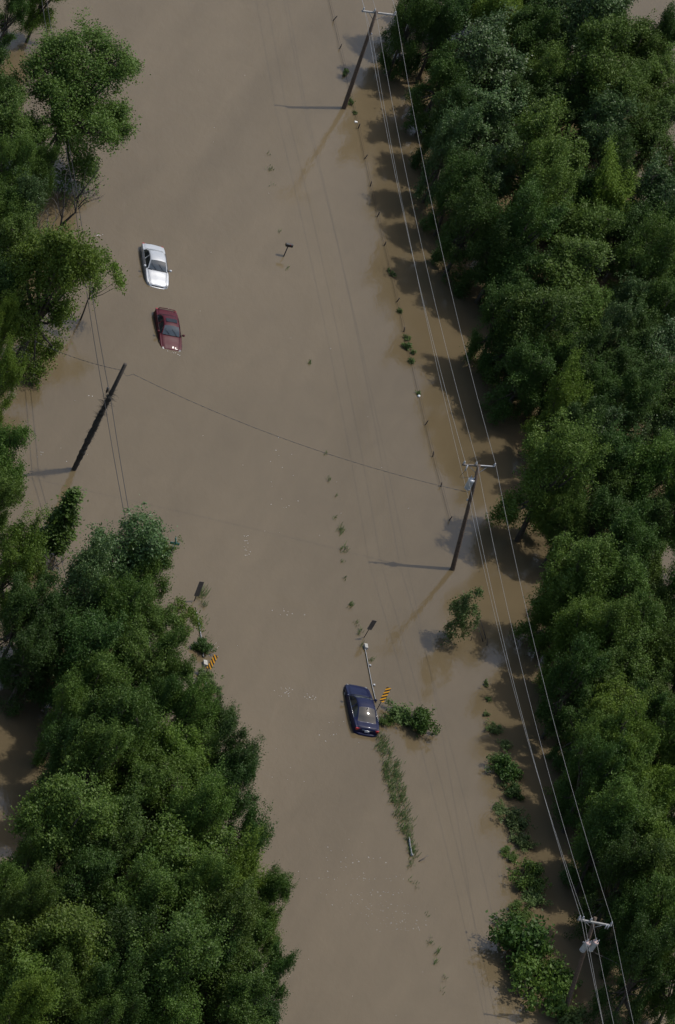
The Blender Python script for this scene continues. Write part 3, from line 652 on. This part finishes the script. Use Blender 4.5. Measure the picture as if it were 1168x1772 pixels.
def marker(base, pan_lo, pan_hi, label, face, slant=1):
    b = P(*base); o = empty('object_marker', b); tag(o, label, 'sign')
    lean = math.radians(38 if face else 8); up = (RD * math.sin(lean) + Vector((0, 0, math.cos(lean)))).normalized(); x = RP
    if face:                                   # pushed over backwards: solve the lengths from the panel ends seen in the photo
        px = lambda t: (lambda w: ((w - CAM).dot(CR), -(w - CAM).dot(CU)))(b + up * t)
        unit_px = (Vector(px(1.0)) - Vector(px(0.0))).length * SCALE
    else:
        unit_px = UPX
    dist = lambda p: math.hypot(p[0] - base[0], p[1] - base[1]) / unit_px
    a_lo, a_hi = dist(pan_lo), dist(pan_hi)
    top = P(*pan_hi, a_hi * up.z) - b; up = top.normalized()
    lo, hi = up * a_lo, up * a_hi; H = (hi - lo).length; n = x.cross(up).normalized()
    if n.y > 0: n = -n
    x = up.cross(n).normalized()
    print('marker', H, a_lo)
    MB().tube([-up * .4, hi - up * .05], .03, 6).build('post', M['rust'], o)
    W = .33; c = (lo + hi) / 2 + n * .05
    rot = Matrix((x, up, n)).transposed()
    pan = MB().box(c, (W, H, .012), rot).build('panel', M['yellow' if face else 'signback'], o, False)
    if face:
        t = H / 8.6
        k = -H / 2 - W
        while k < H / 2 + W:
            # one black diagonal stripe clipped to the panel
            sl = slant * W * .8; poly = [(-W / 2, k), (W / 2, k + sl), (W / 2, k + sl + t), (-W / 2, k + t)]
            def clip(P_, lim, s):
                r = []
                for i in range(len(P_)):
                    a, d = P_[i], P_[(i + 1) % len(P_)]; ia = a[1] * s <= lim; id_ = d[1] * s <= lim
                    if ia: r.append(a)
                    if ia != id_:
                        u = (lim * s - a[1]) / (d[1] - a[1]); r.append((a[0] + u * (d[0] - a[0]), lim * s))
                return r
            poly = clip(clip(poly, H / 2, 1), H / 2, -1) if poly else []
            if len(poly) > 2:
                vs = [c + x * a + up * d + n * .011 for a, d in poly] + [c + x * a + up * d + n * .004 for a, d in poly]; m_ = len(poly)
                MB().add(vs, [tuple(range(m_)), tuple(range(2 * m_ - 1, m_ - 1, -1))] + [(i, m_ + i, m_ + (i + 1) % m_, (i + 1) % m_) for i in range(m_)]).build('stripe', M['signblack'], pan, False)
            k += t * 2
    return o
marker((649, 1234), (658, 1214), (672, 1191), 'yellow and black striped marker leaning beside the navy car', True, 1)
marker((354, 1168), (360, 1157), (373, 1135), 'yellow and black striped marker at the edge of the wood', True, -1)
marker((336, 1040), (340, 1031), (349, 1006), 'grey back of a marker sign standing in grass by the wood', False)
marker((630, 1103), (639, 1089), (648, 1073), 'grey back of a marker sign beyond the guardrail by the navy car', False)

# ------------------------------------------------------------------ mailbox, street sign, stick
mbx = empty('mailbox', P(491, 444)); tag(mbx, 'black mailbox on a thin post standing alone in the flood', 'mailbox')
MB().tube([Vector((0, 0, -.4)), P(498, 427, .82) - mbx.location], .04, 6).build('post', M['rust'], mbx)
bx = MB(); ang = math.atan2(RP.y, RP.x); rz = Matrix.Rotation(ang, 3, 'Z'); cc = P(499.5, 426, .84) - mbx.location
prof = [(-.11, 0)] + [(.11 * math.cos(math.pi - a), .14 + .1 * math.sin(a)) for a in [math.pi * k / 8 for k in range(9)]] + [(.11, 0)]
k = len(prof); vs = [cc + rz @ Vector((sx * .26, a, b)) for sx in (-1, 1) for a, b in prof]
bx.add(vs, [tuple(range(k - 1, -1, -1)), tuple(range(k, 2 * k))] + [(i, (i + 1) % k, k + (i + 1) % k, k + i) for i in range(k)]).build('box', M['black'], mbx, False)
MB().box(cc + rz @ Vector((.265, 0, .11)), (.012, .2, .2), rz).build('door', M['black'], mbx, False)
MB().box(cc + rz @ Vector((.05, -.118, .2)), (.04, .01, .14), rz).build('flag', M['tail'], mbx, False)
ss = empty('street_sign', P(262, 1028)); tag(ss, 'small teal street name sign poking out above the tree crown', 'sign')
top = P(302, 941, 4.0) - ss.location; bot = Vector((top.x, top.y, -.4))
ss.location.x += top.x; ss.location.y += top.y; top = Vector((0, 0, top.z))
MB().tube([Vector((0, 0, -.4)), top], .03, 6).build('post', M['metal'], ss)
MB().box(top + Vector((0, 0, .02)), (.66, .03, .2), Matrix.Rotation(ang, 3, 'Z')).build('blade', M['teal'], ss, False)
MB().box(top + Vector((0, 0, .24)), (.66, .03, .2), Matrix.Rotation(ang + 1.5, 3, 'Z')).build('blade', M['teal'], ss, False)
tag(MB().tube([P(720, 1494, -.15), P(727, 1489, .08), P(741, 1480, .3)], [.035, .03, .02], 6).build('stick', M['deadwood']), 'grey stick jutting from the water past the guardrail end', 'stick')
sb = empty('drowned_sapling', P(838, 1118)); tag(sb, 'dark bare stems standing beside the feathery half-drowned sapling', 'sapling')
for (a, b, hh) in [((843,1112),(831,1072),1.0),((838,1116),(827,1083),.9),((814,1112),(817,1100),.4),((842,1122),(844,1104),.5)]:
    MB().tube([P(*a, -.2) - sb.location, P(*b, hh) - sb.location], [.035, .02], 5).build('stem', M['deadwood'], sb)

# ------------------------------------------------------------------ cars
def make_car(name, paint, front, rear, zf, zr, depth, label, L=4.6, W=1.74, H=1.42, pitch=0.0, style='sedan', facing=1):
    fw = P(*front, zf); rw = P(*rear, zr); d = fw - rw; print('car', name, 'measured length', Vector((d.x, d.y)).length)
    yaw = math.atan2(d.y, d.x); c = (fw + rw) / 2
    o = empty('car', (c.x, c.y, -depth), yaw); o.rotation_euler = (0, pitch, yaw); tag(o, label, 'car')
    o.scale = (L / 4.6, 1, 1); L = 4.6; h = L / 2; k = H / 1.42; w = W / 2
    #  x, half width, belt z, rail half width, top z
    S_ = [(h, w*.70, .50, w*.52, .56), (h-.05, w*.78, .56, w*.60, .62), (h-.16, w*.88, .62, w*.70, .68), (h-.42, w*.955, .69, w*.76, .755), (h-.95, w*.985, .78, w*.80, .85), (h-1.30, w*.99, .84, w*.82, .93),
          (h-1.42, w*.99, .86, w*.815, .955),          # cowl
          (h-1.75, w*1.0, .885, w*.745, 1.19*k), (h-2.08, w*1.0, .90, w*.665, 1.365*k), # windscreen top
          (h-2.45, w*1.0, .905, w*.645, 1.415*k), (h-2.60, w*1.0, .91, w*.643, 1.42*k), (h-2.70, w*1.0, .91, w*.643, 1.42*k),
          (h-3.10, w*1.0, .92, w*.64, 1.385*k), (h-3.22, w*.998, .925, w*.645, 1.36*k),  # roof end
          (h-3.55, w*.99, .93, w*.70, 1.18*k), (h-3.86, w*.985, .935, w*.765, 1.005),  # deck
          (h-4.10, w*.975, .93, w*.775, .99), (-h+.14, w*.935, .90, w*.75, .975), (-h+.05, w*.88, .84, w*.70, .92), (-h, w*.80, .70, w*.62, .80)]
    if style == 'navy':                      # longer, flatter rear window
        S_[12] = (h-2.92, w*1.0, .92, w*.64, 1.40*k); S_[13] = (h-3.02, w*.998, .925, w*.645, 1.385*k); S_[14] = (h-3.50, w*.99, .93, w*.70, 1.225*k); S_[15] = (h-3.98, w*.985, .935, w*.765, 1.01)
    cowl, wtop, rtop, deck = 6, 8, 13, 15
    xs = []; par = []
    keyi = {}
    A_ = np.array(S_)
    sub = 3
    for i in range(len(S_) - 1):
        keyi[i] = len(par)
        for j in range(sub):
            t = j / sub; a = A_[max(i-1, 0)]; b = A_[i]; c_ = A_[i+1]; e = A_[min(i+2, len(S_)-1)]
            lin = b + (c_ - b) * t
            if i in (cowl, wtop - 1, rtop, deck - 1) : v = lin.copy()
            else:
                m0 = (c_ - a) / 2; m1 = (e - b) / 2; v = (2*t**3-3*t*t+1)*b + (t**3-2*t*t+t)*m0 + (-2*t**3+3*t*t)*c_ + (t**3-t*t)*m1; v[0] = lin[0]
            par.append(v)
    keyi[len(S_)-1] = len(par); par.append(A_[-1])
    rows = []
    for (x, ww, zb, wr, zt) in par:
        zrail = max(zt - .085, zb + .012)
        half = [(ww*.90, .20), (ww*.985, .32), (ww*1.0, .5*zb+.16), (ww*.985, zb-.03), (ww*.955, zb), (ww*.93, zb+.008)]
        y0, z0 = half[-1]
        half += [(y0 + (wr*1.02 - y0)*q, z0 + (zrail - z0)*q) for q in (.5, .93)]
        half += [(wr*1.0, zrail + .012), (wr*.93, min(zrail + .034, zt)), (wr*.62, max(zt - .026, zrail)), (wr*.3, max(zt - .006, zrail)), (0, zt)]
        rows.append([(x, y, z) for y, z in half] + [(x, -y, z) for y, z in half[-2::-1]])
    NR = len(rows[0]); NS = len(rows); V = [q for r in rows for q in r]
    I = lambda s, r: s * NR + r
    parts = {'body': [], 'windshield': [], 'rear_window': [], 'sw0': [], 'sw1': [], 'sw2': [], 'sw3': []}
    bp0, bp1 = keyi[10], keyi[11]
    for s in range(NS - 1):
        for r in range(NR - 1):
            f = (I(s, r), I(s, r+1), I(s+1, r+1), I(s+1, r)); rr_ = r if r < 12 else NR - 2 - r; key = 'body'
            if keyi[cowl] <= s < keyi[wtop] and rr_ >= 9: key = 'windshield'
            elif keyi[rtop] <= s < keyi[deck] and rr_ >= 9: key = 'rear_window'
            elif 5 <= rr_ < 7 and keyi[cowl] + 1 <= s < keyi[deck] - 2 and not (bp0 <= s < bp1): key = 'sw%d' % ((0 if r < 12 else 2) + (0 if s < bp0 else 1))
            parts[key].append(f)
    parts['body'] += [tuple(range(NR))[::-1], tuple(I(NS-1, r) for r in range(NR))]
    parts['body'] += [(I(s, NR-1), I(s, 0), I(s+1, 0), I(s+1, NR-1)) for s in range(NS-1)]
    def part(pname, faces, m_):
        used = sorted({i for f in faces for i in f}); mp = {i: j for j, i in enumerate(used)}
        me = bpy.data.meshes.new(pname); me.from_pydata([V[i] for i in used], [], [tuple(mp[i] for i in f) for f in faces]); me.materials.append(m_)
        sm = [len(f) < 6 for f in faces]; me.polygons.foreach_set('use_smooth', sm); me.update()
        import bmesh
        bm = bmesh.new(); bm.from_mesh(me); bmesh.ops.recalc_face_normals(bm, faces=bm.faces); bm.to_mesh(me); bm.free()
        return link(pname, me, o)
    body = part('body', parts['body'], M[paint])
    ws = part('windshield', parts['windshield'], M['windscreen']); part('rear_window', parts['rear_window'], M['glass'])
    for j in range(4): part('side_window', parts['sw%d' % j], M['glass'])
    # wheels
    for sx in (h - .90, -h + 1.0):
        for sy in (-1, 1):
            wh = MB().lathe((sx, sy*(w-.13), .32), [(.20, -.10), (.30, -.10), (.325, -.06), (.325, .06), (.30, .10), (.20, .10)], 18, Matrix.Rotation(math.pi/2, 3, 'X')).build('wheel', M['tyre'], o)
            MB().lathe((sx, sy*(w-.12), .32), [(.05, -.105), (.20, -.10), (.20, .10), (.05, .105)], 12, Matrix.Rotation(math.pi/2, 3, 'X')).build('rim', M['alloy'], wh)
            arch = []
            for q in range(9):
                an = math.pi * q / 8; arch.append((sx + .37*math.cos(an), sy*(w*1.0+.004), .32 + .37*math.sin(an)))
            MB().tube(arch, .018, 5).build('wheel_arch', M['black'], o)
    for sy in (-1, 1):
        MB().lathe((h-1.62, sy*(w+.085), .99), [(.03, -.10), (.085, -.07), (.09, .03), (.06, .08), (.02, .10)], 10, Matrix.Rotation(math.pi/2, 3, 'X')).build('mirror', M[paint], o)
        MB().tube([(h-1.62, sy*(w-.06), .93), (h-1.62, sy*(w+.03), .97)], .03, 6).build('mirror_arm', M['black'], o)
        m2 = MB(); m2.box((h-.185, sy*w*.64, .605), (.17, .30, .10), Matrix.Rotation(-sy*.45, 3, 'Z') @ Matrix.Rotation(.35, 3, 'Y')).build('headlight', M['lamp'], o, False)
        MB().box((-h+.075, sy*w*.70, .80), (.12, .34, .15), Matrix.Rotation(sy*.25, 3, 'Z')).build('taillight', M['tail'], o, False)
        MB().tube([(h-1.35, sy*(w+.003), .62), (-h+.7, sy*(w+.001), .66)], .012, 5).build('side_moulding', M['black'], o)
        MB().tube([(h-1.48, sy*w*.955, .885), (h-2.6, sy*w*.963, .925), (h-3.7, sy*w*.955, .948)], .012, 5).build('belt_trim', M['chrome' if paint == 'navy' else 'black'], o)
        for x in (h-1.95, h-2.95): MB().box((x, sy*(w+.002), .80), (.2, .03, .035)).build('door_handle', M[paint], o, False)
        for x in (h-1.38, h-2.65, h-3.55): MB().tube([(x, sy*(w*.994), .32), (x, sy*(w*1.004), .60), (x, sy*(w*.97), .90)], .006, 4).build('door_seam', M['black'], o)
    MB().box((h-.015, 0, .54), (.06, w*1.0, .075)).build('grille', M['black'], o, False)
    MB().tube([(h-.10, -w*.80, .42), (h+.03, -w*.45, .43), (h+.06, 0, .43), (h+.03, w*.45, .43), (h-.10, w*.80, .42)], .085, 8).build('bumper', M[paint], o)
    MB().tube([(-h+.10, -w*.88, .46), (-h-.04, -w*.5, .47), (-h-.06, 0, .47), (-h-.04, w*.5, .47), (-h+.10, w*.88, .46)], .10, 8).build('bumper', M[paint], o)
    MB().tube([(h-1.44, -w*.84, .94), (h-1.40, -w*.4, .965), (h-1.39, 0, .97), (h-1.40, w*.4, .965), (h-1.44, w*.84, .94)], .018, 5).build('cowl_panel', M['black'], o)
    if style != 'navy':
        for y0 in (.42, -.12):
            MB().tube([(h-1.42, y0, .985), (h-1.62, y0-.22, 1.135), (h-1.78, y0-.38, 1.245*k)], .014, 4).build('wiper', M['black'], o)
    for sy in (-1, 1): MB().tube([(h-.30, sy*w*.62, .715), (h-.9, sy*w*.72, .845), (h-1.36, sy*w*.76, .925)], .005, 4).build('bonnet_seam', M['black'], o)
    MB().tube([(-h+.12, -w*.70, .955), (-h+.12, w*.70, .955)], .006, 4).build('boot_seam', M['black'], o)
    MB().box((-h-.01, 0, .72), (.05, .32, .14)).build('number_plate', M['plate'], o, False)
    if style == 'spoiler':
        MB().box((h-2.62, 0, 1.425*k), (.42, .80, .012)).build('sunroof', M['glass'], o, False)
        MB().tube([(-h+.22, -w*.74, .955), (-h+.16, -w*.7, 1.06), (-h+.14, 0, 1.09), (-h+.16, w*.7, 1.06), (-h+.22, w*.74, .955)], .035, 6).build('spoiler', M[paint], o)
    if style == 'navy':
        MB().tube([(-h-.03, -w*.42, .815), (-h-.05, 0, .82), (-h-.03, w*.42, .815)], .018, 6).build('chrome_strip', M['chrome'], o)
        MB().add([(h-3.16, -.03, 1.385*k), (h-3.0, 0, 1.40*k), (h-3.16, .03, 1.385*k), (h-3.2, 0, 1.46*k)], [(0, 1, 2), (0, 3, 1), (1, 3, 2), (2, 3, 0)]).build('antenna_fin', M[paint], o, False)
    return o
make_car('silver', 'silver', (273, 494), (265, 424), .10, .45, .48, 'silver four-door sedan stranded next to the maroon car', L=4.2, style='sedan')
make_car('maroon', 'maroon', (296, 598), (289, 541), .08, .48, .54, 'maroon sedan with sunroof stranded next to the silver car', L=3.9, W=1.68, style='spoiler', pitch=.045)
make_car('navy', 'navy', (618, 1189), (635, 1259), .25, .42, .42, 'navy blue sedan stranded beside the guardrail and striped marker', L=4.6, W=1.83, H=1.45, style='navy')

# ------------------------------------------------------------------ froth flecks drifting on the water, plus sun sparkles modelled as white flecks
rng = np.random.default_rng(77); fm = MB()
def fleck(x, y, s):
    c = P(x, y, .006); a = rng.uniform(0, 3.14); n = 5; k = s * .8 * rng.uniform(.4, 1.25)
    vs = [(c.x + k * math.cos(a + 6.283 * i / n) * (1.5 if i % 2 else 1), c.y + k * .8 * math.sin(a + 6.283 * i / n), .004) for i in range(n)]
    fm.add(vs + [(c.x, c.y, .03)], [(i, (i + 1) % n, n) for i in range(n)])
for (x, y, sx, sy, n, s) in [(655,1545,40,5,26,.025),(640,1520,36,3,18,.024),(668,1565,40,4,26,.025),(660,1580,34,3,16,.024),(690,1595,24,4,30,.026),(700,1607,20,2,16,.025),(590,1500,40,25,26,.03),(495,1198,7,4,18,.032),(537,1207,6,2,12,.035),(378,1120,12,8,10,.03),(428,945,4,14,16,.03),(490,850,20,60,16,.03),(585,1265,18,12,12,.034),  # first clusters are sun sparkles drawn as white flecks
    (640,1488,30,3,10,.035),(300,610,8,5,10,.035),(130,740,30,40,6,.035),(66,785,6,3,6,.03),(172,406,5,1,6,.05),(480,1390,60,60,8,.022),(560,1700,120,60,8,.022),(420,600,130,160,10,.022),(400,200,90,120,6,.022),(640,850,50,100,5,.022),(490,1060,12,5,8,.03)]:
    for _ in range(n): fleck(x + rng.normal() * sx, y + rng.normal() * sy, s)
tag(fm.build('foam_glints', M['foam_glints'], None, False), 'white froth flecks, with sun glints modelled as flecks, on the brown water', 'foam_glints', kind='stuff')
